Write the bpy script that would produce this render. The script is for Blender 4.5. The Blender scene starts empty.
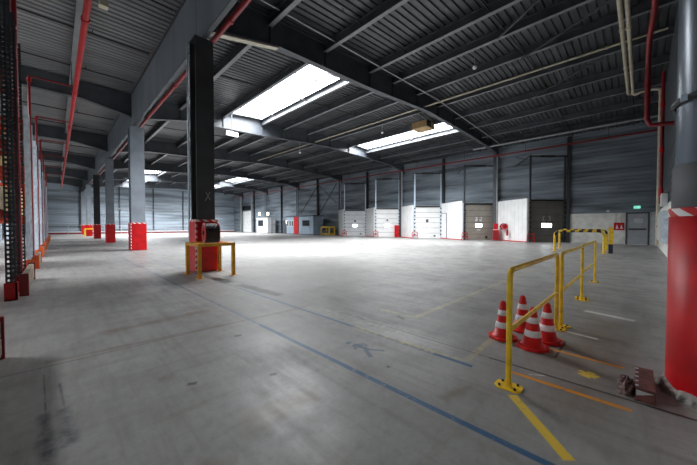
import bpy, math, random
from mathutils import Vector, Matrix
R = random.Random(7)
C = bpy.context.scene.collection
PI = math.pi
ORG = {}

# ------------------------------------------------------------------ mesh builder
class MB:
    def __init__(s): s.v = []; s.f = []; s.sm = []
    def add(s, vs, fs, smooth=False):
        o = len(s.v); s.v += [tuple(p) for p in vs]
        for f in fs: s.f.append([i + o for i in f]); s.sm.append(smooth)
        return s
    def box(s, a, b):
        x0, y0, z0 = [min(a[i], b[i]) for i in range(3)]; x1, y1, z1 = [max(a[i], b[i]) for i in range(3)]
        return s.add([(x0,y0,z0),(x1,y0,z0),(x1,y1,z0),(x0,y1,z0),(x0,y0,z1),(x1,y0,z1),(x1,y1,z1),(x0,y1,z1)],
                     [(3,2,1,0),(4,5,6,7),(0,1,5,4),(1,2,6,5),(2,3,7,6),(3,0,4,7)])
    def cbox(s, c, d): return s.box([c[i]-d[i]/2 for i in range(3)], [c[i]+d[i]/2 for i in range(3)])
    def bar(s, p, q, w, h, up=(0,0,1)):          # rectangular bar from p to q
        p, q = Vector(p), Vector(q); t = (q-p).normalized(); u = Vector(up)
        if abs(t.dot(u)) > .98: u = Vector((1,0,0))
        n = t.cross(u).normalized()*w/2; m = n.cross(t).normalized()*h/2
        vs = [p-n-m, p+n-m, p+n+m, p-n+m, q-n-m, q+n-m, q+n+m, q-n+m]
        return s.add(vs, [(0,1,2,3),(7,6,5,4),(0,4,5,1),(1,5,6,2),(2,6,7,3),(3,7,4,0)])
    def tube(s, path, r, n=10, cap=True):
        P = [Vector(p) for p in path]; o = []; prev = None
        for i, p in enumerate(P):
            t = ((P[min(i+1,len(P)-1)]-P[i]).normalized() + (P[i]-P[max(i-1,0)]).normalized()).normalized()
            if prev is None: u = Vector((0,0,1)) if abs(t.z) < .9 else Vector((1,0,0))
            else: u = prev
            a = t.cross(u).normalized(); b = a.cross(t).normalized(); prev = b
            rr = r[i] if isinstance(r, (list, tuple)) else r
            o.append([p + (a*math.cos(2*PI*k/n) + b*math.sin(2*PI*k/n))*rr for k in range(n)])
        vs = [q for ring in o for q in ring]; fs = []
        for i in range(len(P)-1):
            for k in range(n):
                k2 = (k+1) % n; fs.append((i*n+k, i*n+k2, (i+1)*n+k2, (i+1)*n+k))
        s.add(vs, fs, True)
        if cap:
            s.add(o[0], [tuple(range(n))]); s.add(o[-1], [tuple(reversed(range(n)))])
        return s
    def cyl(s, p, q, r, n=16): return s.tube([p, q], r, n)
    def lathe(s, prof, c=(0,0,0), n=24, sm=True):  # prof (r,z)
        vs = []; fs = []
        for r, z in prof:
            for k in range(n): vs.append((c[0]+r*math.cos(2*PI*k/n), c[1]+r*math.sin(2*PI*k/n), c[2]+z))
        for i in range(len(prof)-1):
            for k in range(n):
                k2 = (k+1) % n; fs.append((i*n+k, i*n+k2, (i+1)*n+k2, (i+1)*n+k))
        return s.add(vs, fs, sm)
    def prism(s, poly, z0, z1):                    # plan polygon extruded in z
        n = len(poly)
        vs = [(x,y,z0) for x,y in poly] + [(x,y,z1) for x,y in poly]
        fs = [tuple(reversed(range(n))), tuple(range(n,2*n))] + [(i,(i+1)%n,n+(i+1)%n,n+i) for i in range(n)]
        return s.add(vs, fs)
    def xz(s, poly, y0, y1):                       # outline in (x,z) extruded along y
        n = len(poly)
        vs = [(x,y0,z) for x,z in poly] + [(x,y1,z) for x,z in poly]
        return s.add(vs, [tuple(range(n)), tuple(reversed(range(n,2*n)))] + [((i+1)%n,i,n+i,n+(i+1)%n) for i in range(n)])
    def move(s, M): s.v = [tuple(M @ Vector(p)) for p in s.v]; return s
    def build(s, name, mat, parent=None, bevel=0, world=True):
        off = ORG.get(parent.name, Vector()) if (parent and world) else Vector()
        me = bpy.data.meshes.new(name)
        me.from_pydata([tuple(Vector(p)-off) for p in s.v], [], s.f)
        me.polygons.foreach_set('use_smooth', s.sm); me.update()
        import bmesh
        bm = bmesh.new(); bm.from_mesh(me); bmesh.ops.recalc_face_normals(bm, faces=bm.faces); bm.to_mesh(me); bm.free()
        me.materials.append(mat)
        o = bpy.data.objects.new(name, me); C.objects.link(o)
        if parent: o.parent = parent
        ORG[o.name] = off
        if bevel:
            b = o.modifiers.new('bevel', 'BEVEL'); b.width = bevel; b.segments = 2; b.limit_method = 'ANGLE'
        return o

def tag(o, label=None, cat=None, group=None, kind=None):
    if label: o['label'] = label
    if cat: o['category'] = cat
    if group: o['group'] = group
    if kind: o['kind'] = kind
    return o
def thing(name, label, cat, loc=(0,0,0), rz=0, group=None, kind='thing'):
    o = bpy.data.objects.new(name, None); C.objects.link(o); o.location = loc; o.rotation_euler = (0,0,rz)
    o.empty_display_size = .2; ORG[o.name] = Vector(loc)
    return tag(o, label, cat, group, kind)
def dup(root, loc, rz=None, label=None, cat=None, group=None):
    r = root.copy(); C.objects.link(r); r.location = loc
    if rz is not None: r.rotation_euler = (0,0,rz)
    tag(r, label, cat, group)
    for ch in list(root.children):
        c = ch.copy(); C.objects.link(c); c.parent = r
        for g in list(ch.children):
            d = g.copy(); C.objects.link(d); d.parent = c
    return r
def structure(o, label=None, cat=None): return tag(o, label, cat, None, 'structure')

# ------------------------------------------------------------------ materials
def nt(m): return m.node_tree.nodes, m.node_tree.links
def mat(name, col, rough=.5, metal=0, var=.12, scale=3., bump=0, bscale=40., emit=None, estr=0, spec=.5, dirt=None, stretch=(1,1,1)):
    m = bpy.data.materials.new(name); m.use_nodes = True; N, L = nt(m); b = N['Principled BSDF']
    b.inputs['Roughness'].default_value = rough; b.inputs['Metallic'].default_value = metal
    b.inputs['Specular IOR Level'].default_value = spec
    tc = N.new('ShaderNodeTexCoord'); mp = N.new('ShaderNodeMapping'); mp.inputs['Scale'].default_value = stretch
    L.new(tc.outputs['Object'], mp.inputs['Vector'])
    n = N.new('ShaderNodeTexNoise'); n.inputs['Scale'].default_value = scale; n.inputs['Detail'].default_value = 5
    L.new(mp.outputs[0], n.inputs['Vector'])
    r = N.new('ShaderNodeValToRGB'); e = r.color_ramp.elements
    lo = [c*(1-var*1.6) for c in col]; hi = [min(1,c*(1+var)) for c in col]
    if dirt: lo = dirt
    e[0].position = .3; e[1].position = .62; e[0].color = (*lo,1); e[1].color = (*hi,1)
    L.new(n.outputs['Fac'], r.inputs['Fac']); L.new(r.outputs[0], b.inputs['Base Color'])
    if bump:
        n2 = N.new('ShaderNodeTexNoise'); n2.inputs['Scale'].default_value = bscale; L.new(tc.outputs['Object'], n2.inputs['Vector'])
        bp = N.new('ShaderNodeBump'); bp.inputs['Strength'].default_value = bump; bp.inputs['Distance'].default_value = .02
        L.new(n2.outputs['Fac'], bp.inputs['Height']); L.new(bp.outputs[0], b.inputs['Normal'])
    if emit:
        b.inputs['Emission Color'].default_value = (*emit,1); b.inputs['Emission Strength'].default_value = estr
    if emit and name not in ('x',):
        m.cycles.emission_sampling = 'NONE'
    return m
def stripes(name, c1, c2, vec, freq, rough=.45, polar=False):
    m = bpy.data.materials.new(name); m.use_nodes = True; N, L = nt(m); b = N['Principled BSDF']; b.inputs['Roughness'].default_value = rough
    tc = N.new('ShaderNodeTexCoord')
    if polar:
        s = N.new('ShaderNodeSeparateXYZ'); L.new(tc.outputs['Object'], s.inputs[0])
        a = N.new('ShaderNodeMath'); a.operation = 'ARCTAN2'; L.new(s.outputs['Y'], a.inputs[0]); L.new(s.outputs['X'], a.inputs[1])
        k = N.new('ShaderNodeMath'); k.operation = 'MULTIPLY_ADD'; L.new(a.outputs[0], k.inputs[0]); k.inputs[1].default_value = freq
        z = N.new('ShaderNodeMath'); z.operation = 'MULTIPLY'; L.new(s.outputs['Z'], z.inputs[0]); z.inputs[1].default_value = vec[2]
        L.new(z.outputs[0], k.inputs[2]); src = k.outputs[0]
    else:
        d = N.new('ShaderNodeVectorMath'); d.operation = 'DOT_PRODUCT'; L.new(tc.outputs['Object'], d.inputs[0]); d.inputs[1].default_value = [v*freq for v in vec]; src = d.outputs['Value']
    f = N.new('ShaderNodeMath'); f.operation = 'FRACT'; L.new(src, f.inputs[0])
    g = N.new('ShaderNodeMath'); g.operation = 'GREATER_THAN'; L.new(f.outputs[0], g.inputs[0]); g.inputs[1].default_value = .5
    x = N.new('ShaderNodeMix'); x.data_type = 'RGBA'; L.new(g.outputs[0], x.inputs[0]); x.inputs[6].default_value = (*c1,1); x.inputs[7].default_value = (*c2,1)
    L.new(x.outputs[2], b.inputs['Base Color']); return m

M = {}
M['steel'] = mat('grey_steel_paint', (.062,.07,.082), .45, 0, .15, 1.5)
M['girder'] = mat('girder_paint', (.18,.20,.225), .5, 0, .15, .8, stretch=(1,1,.3))
M['column'] = mat('column_paint', (.24,.275,.32), .4, 0, .12, 1.2)
M['darkcol'] = mat('dark_column_paint', (.018,.019,.021), .5, 0, .2, 1.2)
M['purlin'] = mat('purlin_paint', (.085,.092,.104), .4, 0, .15, 1.5)
M['flange'] = mat('purlin_flange_lit', (.18,.19,.205), .4, 0, .12, 1.5)  # lighter than the web: floor bounce light put into the colour
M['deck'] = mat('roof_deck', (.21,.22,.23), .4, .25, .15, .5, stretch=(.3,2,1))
M['deck_shaded'] = mat('shaded_roof_deck', (.066,.07,.076), .4, .25, .15, .5, stretch=(.3,2,1))  # darker copy of the deck, shade over the open floor in its colour
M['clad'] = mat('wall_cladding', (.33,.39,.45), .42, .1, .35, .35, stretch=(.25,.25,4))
M['clad_shaded'] = mat('shaded_wall_cladding', (.07,.08,.092), .45, .1, .2, .5, stretch=(.3,.3,3))  # darker cladding copy, the dim corner's shade put into its colour
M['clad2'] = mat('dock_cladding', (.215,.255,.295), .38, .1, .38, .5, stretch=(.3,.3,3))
M['block'] = mat('white_block', (.74,.74,.70), .8, 0, .12, 2, .4, 18)
M['red'] = mat('red_paint', (.52,.006,.010), .42, 0, .15, 3, spec=.35)
M['pipe_red'] = mat('red_pipe_paint', (.24,.008,.013), .4, 0, .15, 3)
M['main_red'] = mat('fire_main_paint', (.46,.008,.012), .45, 0, .12, 3, spec=.3)
M['pipe_dark'] = mat('dark_pipe', (.03,.024,.026), .5, 0, .15, 3)
M['orange'] = mat('orange_paint', (.72,.11,.02), .45, 0, .15, 4)
M['yellow'] = mat('yellow_paint', (.82,.54,.02), .42, 0, .16, 6, dirt=(.62,.38,.015))
M['amber'] = mat('amber_paint', (.75,.36,.015), .5, 0, .15, 5)
M['black'] = mat('black_rubber', (.014,.014,.015), .55, 0, .2, 6)
M['navy'] = mat('navy_paint', (.02,.03,.06), .5, 0, .2, 6)
M['white'] = mat('white_panel', (.83,.84,.84), .42, 0, .05, 1.2)
M['cream'] = mat('cream_pipe', (.52,.47,.36), .45, 0, .1, 3)
M['beige'] = mat('beige_flange', (.55,.52,.42), .5, 0, .1, 3)
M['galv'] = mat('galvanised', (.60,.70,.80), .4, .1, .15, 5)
M['galv_dark'] = mat('dull_galvanised', (.26,.28,.30), .4, .2, .1, 4)
M['conduit'] = mat('conduit_grey', (.52,.54,.56), .4, .2, .1, 4)
M['taupe'] = mat('taupe_door', (.30,.275,.24), .5, 0, .08, 1.5)
M['taupe_dark'] = mat('dark_taupe_door', (.17,.155,.14), .5, 0, .08, 1.5)
M['door_grey'] = mat('grey_door', (.34,.36,.39), .45, 0, .08, 2)
M['office'] = mat('office_panel', (.30,.39,.48), .45, 0, .08, 1)
M['office_white'] = mat('cabin_panel', (.72,.74,.76), .5, 0, .06, 1)
M['wood'] = mat('worn_timber', (.20,.16,.12), .8, 0, .3, 4, .3, 30, stretch=(3,.5,3))
M['beam'] = mat('rack_beam_paint', (.42,.04,.015), .45, 0, .15, 4)
M['dark2'] = mat('charcoal_paint', (.05,.052,.056), .5, 0, .2, 1.2)
M['carton'] = mat('pale_carton', (.72,.58,.26), .7, 0, .2, 3)
M['tan'] = mat('tan_casing', (.42,.28,.13), .6, 0, .15, 3)
M['rust'] = mat('maroon_steel', (.13,.045,.04), .6, 0, .35, 14, .3, 60)
M['rag'] = mat('crumpled_rubber', (.17,.11,.10), .7, 0, .5, 18, .5, 60)
M['cone_red'] = mat('cone_red', (.56,.014,.012), .45, 0, .12, 8, spec=.3)
M['cone_white'] = mat('cone_band', (.78,.78,.78), .35, 0, .08, 12)
M['round'] = mat('column_sheet', (.15,.18,.22), .28, .2, .18, 2, stretch=(2,2,.3))
M['wrap'] = mat('dark_wrap', (.055,.06,.068), .6, 0, .12, 3)
M['rubble'] = mat('broken_concrete', (.26,.245,.23), .9, 0, .4, 20, .8, 40)
M['dark'] = mat('dark_glass', (.01,.012,.015), .12, 0, .1, 2)
M['glow'] = mat('lit_pane', (.8,.85,.9), .4, 0, 0, 1, emit=(.9,.96,1), estr=9)
M['mark'] = mat('white_marking', (.75,.76,.78), .5, 0, .05, 6)
M['grey_mark'] = mat('grey_marking', (.42,.42,.42), .5, 0, .05, 6)
M['green'] = mat('exit_green', (.05,.5,.3), .5, 0, 0, 1, emit=(.25,.9,.65), estr=.9)
M['lamp'] = mat('lamp_diffuser', (.8,.8,.8), .4, 0, 0, 1, emit=(1,.98,.94), estr=2)
M['warm_lamp'] = mat('warm_lamp', (.8,.7,.6), .4, 0, 0, 1, emit=(1,.85,.6), estr=7)
SKY = 5.
M['sky_pane'] = mat('daylight_pane', (.8,.84,.88), .5, 0, 0, 1, emit=(.90,.955,1.0), estr=SKY)
M['tape'] = stripes('red_white_tape', (.62,.015,.02), (.8,.8,.8), (.7,.7,1), 5.5)
M['tape_yb'] = stripes('yellow_black_tape', (.70,.45,.03), (.015,.015,.015), (0,1,0), 2.6)
M['ring'] = stripes('red_white_chevrons', (.55,.01,.014), (.78,.78,.78), (0,0,7), 10/(2*math.pi), polar=True)

# ------------------------------------------------------------------ floor with painted lines
def floor_material():
    m = bpy.data.materials.new('concrete_floor'); m.use_nodes = True; N, L = nt(m); b = N['Principled BSDF']
    tc = N.new('ShaderNodeTexCoord'); co = tc.outputs['Object']
    sp = N.new('ShaderNodeSeparateXYZ'); L.new(co, sp.inputs[0]); X, Y = sp.outputs['X'], sp.outputs['Y']
    def mth(op, a, c=None, d=None, clamp=False):
        n = N.new('ShaderNodeMath'); n.operation = op; n.use_clamp = clamp
        for i, q in enumerate((a, c, d)):
            if q is None: continue
            if isinstance(q, (int, float)): n.inputs[i].default_value = q
            else: L.new(q, n.inputs[i])
        return n.outputs[0]
    def noise(scale, detail=4, st=(1,1,1), rot=0, rough=.55):
        mp = N.new('ShaderNodeMapping'); mp.inputs['Scale'].default_value = st; mp.inputs['Rotation'].default_value = (0,0,rot); L.new(co, mp.inputs[0])
        n = N.new('ShaderNodeTexNoise'); n.inputs['Scale'].default_value = scale; n.inputs['Detail'].default_value = detail; n.inputs['Roughness'].default_value = rough
        L.new(mp.outputs[0], n.inputs[0]); return n.outputs['Fac']
    def ramp(f, a, b_): 
        n = N.new('ShaderNodeMapRange'); n.inputs[1].default_value = a; n.inputs[2].default_value = b_; L.new(f, n.inputs[0]); return n.outputs[0]
    def mix(f, c1, c2):
        n = N.new('ShaderNodeMix'); n.data_type = 'RGBA'
        if isinstance(f, (int, float)): n.inputs[0].default_value = f
        else: L.new(f, n.inputs[0])
        for i, q in ((6,c1),(7,c2)):
            if isinstance(q, tuple): n.inputs[i].default_value = (*q,1)
            else: L.new(q, n.inputs[i])
        return n.outputs[2]
    big = noise(.35, 5); mid = noise(1.6, 6, rough=.65); fine = noise(34, 5, rough=.7); speck = noise(13, 6, rough=.8); spot = noise(7, 5, rough=.7)
    streakY = noise(2.2, 5, (3,.25,1)); streakX = noise(2.0, 5, (.22,3,1)); streakD = noise(2.4, 6, (3.2,.3,1), PI/4, .65)
    wear = noise(9, 6, rough=.75); wobble = noise(3, 3)
    col = mix(ramp(big,.35,.65), (.235,.232,.227), (.32,.318,.312))
    col = mix(mth('MULTIPLY', ramp(mid,.45,.7), .55), col, (.16,.158,.155))
    col = mix(mth('MULTIPLY', ramp(streakY,.54,.78), .3), col, (.125,.122,.118))
    col = mix(mth('MULTIPLY', ramp(streakX,.54,.78), .4), col, (.15,.125,.10))
    col = mix(mth('MULTIPLY', ramp(streakD,.5,.72), .42), col, (.135,.115,.095))
    col = mix(mth('MULTIPLY', ramp(spot,.62,.76), .22), col, (.12,.12,.12))
    col = mix(mth('MULTIPLY', ramp(fine,.35,.7), .16), col, (.36,.36,.355))
    col = mix(mth('MULTIPLY', ramp(speck,.5,.68), .32), col, (.13,.128,.124))
    col = mix(mth('MULTIPLY', ramp(speck,.46,.3), .25), col, (.38,.378,.37))
    def seg(a, c, w, soft=.012, wob=0):
        ax, ay = a; cx, cy = c; Ln = math.hypot(cx-ax, cy-ay); tx, ty = (cx-ax)/Ln, (cy-ay)/Ln
        dx = mth('SUBTRACT', X, ax); dy = mth('SUBTRACT', Y, ay)
        t = mth('ADD', mth('MULTIPLY', dx, tx), mth('MULTIPLY', dy, ty))
        n = mth('ABSOLUTE', mth('ADD', mth('MULTIPLY', dx, -ty), mth('MULTIPLY', dy, tx)))
        if wob: n = mth('ADD', n, mth('MULTIPLY', mth('SUBTRACT', wobble, .5), wob))
        e = mth('MAXIMUM', mth('MAXIMUM', mth('MULTIPLY', t, -1), mth('SUBTRACT', t, Ln)), mth('SUBTRACT', n, w/2))
        return mth('SUBTRACT', 1, mth('DIVIDE', mth('ADD', e, soft/2), soft, clamp=True), clamp=True)
    def many(lst):
        o = None
        for q in lst:
            s_ = seg(*q); o = s_ if o is None else mth('MAXIMUM', o, s_)
        return o
    def paint(col, mask, c, strength=.9, worn=(.36,.52)):
        if worn: f = mth('MULTIPLY', mth('MULTIPLY', mask, ramp(wear, worn[0], worn[1])), strength)
        else: f = mth('MULTIPLY', mask, strength)
        return mix(f, col, c)
    # expansion joints
    joints = many([((3.47,-.9),(3.47,76),.022,.012), ((-8,4.55),(3.45,4.42),.02,.012), ((-8,16.3),(33,16.3),.02,.01), ((3.47,10.3),(33,10.3),.02,.01),
                   ((-8,28.2),(33,28.2),.025,.01), ((15.3,-.9),(15.3,76),.025,.01), ((9.4,-.9),(9.4,76),.015,.01), ((-8,22.2),(33,22.2),.02,.01), ((3.47,-.6),(30,-.6),.01,.01)])
    # dark spots
    spots = many([((.86,3.02),(.93,2.98),.05,.02,.06), ((1.5,2.62),(1.56,2.6),.05,.02,.05), ((2.46,1.88),(2.5,1.88),.03,.02), ((1.7,3.9),(1.78,3.86),.06,.02,.06), ((4.0,2.85),(3.95,2.68),.05,.03,.05)])
    # stains, patches, tyre marks
    stains = many([((3.28,7.25),(3.42,5.5),.24,.03,.12), ((3.2,8.6),(3.25,7.7),.3,.06,.2)])
    brown = many([((.45,5.3),(1.85,5.42),.16,.12,.25), ((-.1,4.6),(3.2,4.35),.06,.08,.1), ((1.0,2.1),(1.6,2.0),.16,.2,.5), ((.7,3.3),(.8,3.3),.08,.1,.2), ((.6,1.9),(.75,1.8),.1,.12,.3), ((2.35,1.2),(2.75,1.1),.06,.08,.12),
                  ((3.7,.5),(6.2,.3),.5,.5,.6), ((2.9,.4),(4.6,.25),.3,.4,.4)])
    tyre = many([((-.11,4.25),(-.08,3.3),.012,.012,.01), ((-.09,3.35),(-.04,2.2),.06,.05,.09), ((0,3.9),(.03,3.3),.016,.016,.02), ((.02,3.35),(.05,2.75),.07,.06,.09)])
    dark = many([((4.02,1.28),(4.0,.66),.022,.01), ((4.0,.67),(4.64,.67),.022,.01), ((3.47,1.2),(3.47,-.9),.03,.012)])
    col = mix(mth('MULTIPLY', brown, .6), col, (.15,.11,.075))
    col = mix(mth('MULTIPLY', stains, .95), col, (.085,.082,.078))
    col = mix(mth('MULTIPLY', spots, .8), col, (.05,.048,.045))
    col = mix(mth('MULTIPLY', tyre, mth('MULTIPLY', ramp(wear,.3,.6), .85)), col, (.05,.055,.07))
    col = mix(mth('MULTIPLY', joints, .7), col, (.07,.07,.07))
    col = mix(mth('MULTIPLY', dark, .85), col, (.03,.03,.03))
    # paint
    blue = many([((2.17,-.6),(2.17,4.1),.06), ((3.12,1.25),(3.10,6.6),.055)])
    blue2 = many([((2.17,4.1),(2.15,24),.06), ((3.10,6.6),(3.08,22),.06)])
    man = many([((2.63,2.665),(2.63,2.60),.075,.02), ((2.62,2.545),(2.67,2.42),.10,.02), ((2.67,2.42),(2.655,2.33),.07,.02), ((2.655,2.34),(2.77,2.16),.042,.02), ((2.64,2.35),(2.525,2.16),.055,.02),
                ((2.63,2.53),(2.55,2.43),.035,.02), ((2.67,2.53),(2.75,2.47),.03,.02), ((2.75,2.47),(2.735,2.40),.03,.02)])
    yel = many([((2.84,.785),(2.30,.30),.078), ((2.84,.785),(2.6,.57),.078)])
    yel2 = many([((4.15,2.6),(12.5,2.62),.09), ((3.16,1.7),(3.12,3.0),.11), ((4.15,2.65),(4.12,3.3),.09), ((3.97,1.38),(4.7,1.42),.07), ((3.22,1.36),(4.05,1.37),.075), ((3.2,1.35),(3.16,1.75),.05)])
    orange = many([((3.29,.98),(3.28,.03),.055), ((4.25,1.0),(4.22,.1),.05)])
    star = many([((3.86,.33),(3.70,.37),.07,.02), ((3.83,.43),(3.74,.29),.045,.02), ((3.74,.43),(3.80,.27),.04,.02)])
    whit = many([((6.6,.68),(6.45,.05),.13,.03), ((5.12,.82),(5.05,.38),.05,.02), ((3.36,.78),(3.44,.66),.018,.01)])
    smear = many([((3.25,4.3),(3.45,2.2),.35,.3,.5)])
    col = paint(col, smear, (.52,.51,.47), .5, (.4,.62))
    col = paint(col, blue, (.035,.10,.20), .92, (.30,.44))
    col = paint(col, blue2, (.06,.11,.17), .75, (.36,.56))
    col = paint(col, man, (.07,.115,.17), .85, (.28,.45))
    col = paint(col, yel, (.70,.48,.05), .92, (.28,.44))
    col = paint(col, yel2, (.48,.40,.22), .7, (.38,.6))
    col = paint(col, orange, (.70,.27,.02), .92, (.30,.46))
    col = paint(col, star, (.70,.50,.05), .9, (.3,.45))
    col = paint(col, whit, (.62,.61,.58), .9, (.3,.46))
    L.new(col, b.inputs['Base Color'])
    rg = mth('ADD', mth('ADD', .26, mth('MULTIPLY', ramp(mid,.3,.7), .18)), mth('MULTIPLY', ramp(streakY,.4,.7), .12)); L.new(rg, b.inputs['Roughness'])
    b.inputs['Specular IOR Level'].default_value = .13
    bp = N.new('ShaderNodeBump'); bp.inputs['Strength'].default_value = .25; bp.inputs['Distance'].default_value = .004
    L.new(mth('ADD', mth('MULTIPLY', fine, .4), mid), bp.inputs['Height']); L.new(bp.outputs[0], b.inputs['Normal'])
    return m

# ------------------------------------------------------------------ layout constants
XG = 3.5                                  # column row
YC = [10.4 + 11.9*k for k in range(6)]     # columns
YF = [10.7 + 11.9*k for k in range(6)]     # frames
YE = 76.0; XW = 33.3; YR = -.96; XL = -20.0
def deck(x):
    if x <= XG: return 9.75
    if x <= 18.5: return 9.75 + (x-XG)/(18.5-XG)*.95
    return 10.7 - (x-18.5)/(XW-18.5)*.95
PUR = [6.2, 9.1, 12.3, 14.4, 17.1, 19.9, 22.6, 25.3, 28.0, 30.7]
SKYX = [(9.35,12.05), (22.9,25.1)]; SKYL = (-11.5,-8.7)  # rack-side span is unseen, its skylights added to light the rack hall
def skyy(k): return (YF[k]+.75, YF[k]+11.5)
SKYS = [(a,b,*skyy(k)) for k in (0,3,4) for a,b in SKYX] + [(*SKYL,*skyy(0)), (*SKYL,*skyy(2))]  # farthest open-floor pair added to light the far wall
ORD = ['first','second','third','fourth','fifth','sixth','seventh','eighth','ninth','tenth']

# ------------------------------------------------------------------ shell
fm = floor_material()
fl = MB().add([(XL-1,YR-1,0),(XW+1,YR-1,0),(XW+1,YE+1,0),(XL-1,YE+1,0)], [(0,1,2,3)]).build('floor', fm); structure(fl, 'worn grey concrete warehouse floor with faded painted lines', 'floor')

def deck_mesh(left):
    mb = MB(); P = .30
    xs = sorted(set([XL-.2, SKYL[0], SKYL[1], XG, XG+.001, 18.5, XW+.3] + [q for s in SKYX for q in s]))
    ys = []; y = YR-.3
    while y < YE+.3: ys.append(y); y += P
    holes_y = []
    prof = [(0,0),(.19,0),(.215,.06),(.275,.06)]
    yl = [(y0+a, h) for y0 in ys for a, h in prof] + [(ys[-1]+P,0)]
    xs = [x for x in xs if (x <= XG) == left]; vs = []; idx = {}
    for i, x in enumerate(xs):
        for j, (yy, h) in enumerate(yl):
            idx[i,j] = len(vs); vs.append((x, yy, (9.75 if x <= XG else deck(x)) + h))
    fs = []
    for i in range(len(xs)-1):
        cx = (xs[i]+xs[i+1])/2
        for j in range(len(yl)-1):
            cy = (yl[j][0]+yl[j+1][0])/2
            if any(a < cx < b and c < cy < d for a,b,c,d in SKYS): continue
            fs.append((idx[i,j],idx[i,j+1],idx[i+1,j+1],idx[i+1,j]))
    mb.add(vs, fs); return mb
structure(deck_mesh(False).build('ceiling', M['deck_shaded']), 'ribbed metal roof deck with painted-in shade over the open floor', 'ceiling')
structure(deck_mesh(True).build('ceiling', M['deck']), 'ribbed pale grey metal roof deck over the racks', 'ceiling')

def ribbed(p, q, z0, z1, nrm, pitch=.33, dep=.035, seam=None):
    """horizontally ribbed cladding sheet between plan points p and q; ribs stick out towards nrm"""
    z = z0; prof = []
    while z < z1-.001:
        for a, o in ((0,0),(pitch*.58,0),(pitch*.68,dep),(pitch*.9,dep)):
            if z+a < z1: prof.append((z+a, o))
        z += pitch
    prof.append((z1, 0)); vs = []
    for zz, o in prof:
        for c in (p, q): vs.append((c[0]+nrm[0]*o, c[1]+nrm[1]*o, zz))
    return MB().add(vs, [(2*i,2*i+1,2*i+3,2*i+2) for i in range(len(prof)-1)])
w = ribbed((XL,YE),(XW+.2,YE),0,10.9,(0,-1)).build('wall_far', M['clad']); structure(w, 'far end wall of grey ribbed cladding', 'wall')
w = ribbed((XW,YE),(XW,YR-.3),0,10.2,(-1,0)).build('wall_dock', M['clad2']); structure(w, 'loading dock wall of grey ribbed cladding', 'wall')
w = ribbed((XL-.1,YR),(XW+.2,YR),2.6,10.9,(0,1)).build('wall_right', M['clad_shaded']); structure(w, 'side wall of grey cladding with painted-in shade behind the round column', 'wall')
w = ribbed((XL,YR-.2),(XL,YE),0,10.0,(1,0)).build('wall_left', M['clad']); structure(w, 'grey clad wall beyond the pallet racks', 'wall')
structure(MB().box((XL-.1,YR-.25,0),(XW,YR+.06,2.6)).build('trim_1', M['block']), 'white block base along the side wall', 'wall')
structure(MB().box((XW-.13,YR+.06,0),(XW,5.0,2.6)).build('trim_2', M['block']), 'white painted block base of the dock wall beside the grey door', 'wall')
t3 = MB().box((-1.5,YE-.55,0),(XW-.2,YE-.35,.26)).build('trim_3', M['pipe_red']); structure(t3, 'red kerb along the far wall', 'kerb')
structure(MB().box((-1.5,YE-.6,.26),(XW-.2,YE-.33,.5)).build('trim_4', M['mark']), 'white strip on top of the far red kerb', 'kerb')

DAY = 142.; SPREAD = math.radians(148)
# skylights: translucent daylight panes set in roof openings with upstand and glazing bars
def skylight(n, x0, x1, y0, y1, label):
    root = thing('window_%d' % n, label, 'skylight', (x0, y0, deck((x0+x1)/2)), kind='structure')
    zf = lambda x: deck(x) if x > XG else 9.75
    pn = MB().add([(x0,y0,zf(x0)+.32),(x1,y0,zf(x1)+.32),(x1,y1,zf(x1)+.32),(x0,y1,zf(x0)+.32)], [(0,1,2,3)]).build('pane', M['sky_pane'], root)
    f = MB()
    for (a, b_) in (((x0,y0),(x1,y0)),((x1,y0),(x1,y1)),((x1,y1),(x0,y1)),((x0,y1),(x0,y0))):
        f.add([(a[0],a[1],zf(a[0])-.05),(b_[0],b_[1],zf(b_[0])-.05),(b_[0],b_[1],zf(b_[0])+.34),(a[0],a[1],zf(a[0])+.34)], [(0,1,2,3)])
    f.build('upstand', M['white'], root)
    for k in (1,2,3):
        yy = y0+(y1-y0)*k/4
        MB().bar((x0,yy,zf(x0)+.12),(x1,yy,zf(x1)+.12),.10,.04).build('glazing_bar', M['purlin'], root)
    li = bpy.data.lights.new('daylight', 'AREA'); li.shape = 'RECTANGLE'; li.size = (x1-x0)*.98; li.size_y = (y1-y0)*.98
    li.energy = DAY*(x1-x0)*(y1-y0); li.color = (.97,.985,1); li.spread = SPREAD
    lo = bpy.data.objects.new('daylight', li); C.objects.link(lo); lo.location = ((x0+x1)/2, (y0+y1)/2, zf((x0+x1)/2)+.22)
    lo.rotation_euler = (0, -math.atan2(zf(x1)-zf(x0), x1-x0), 0)
    xb = x0+(x1-x0)*.72
    MB().bar((xb,y0,zf(xb)+.1),(xb,y1,zf(xb)+.1),.09,.08).build('glazing_bar', M['purlin'], root)
    return root
for i, (s, lb) in enumerate(zip(SKYS, ['bright roof skylight nearest the column row, above the open floor', 'long bright roof skylight near the dock doors behind the tan heater',
      'small distant skylight near the column row', 'small distant skylight toward the far end of the dock wall', 'tiny far skylight added past the small ones, near the column row', 'tiny far skylight added past the small ones, near the dock wall', 'unseen skylight added over the pallet racks', 'unseen skylight added over the rear pallet racks'])):
    skylight(i+1, *s, lb)

# ------------------------------------------------------------------ roof steel
BAYS = [(YR+.05, YF[0]-.02)] + [(YF[k]+.02, YF[k+1]-.02) for k in range(5)] + [(YF[5]+.02, YE-.05)]
BN = ['over the yellow railings', 'just beyond the hose reel column', 'beyond the second column', 'beyond the third column', 'beyond the black column', 'beyond the fifth column', 'against the far wall']
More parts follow.
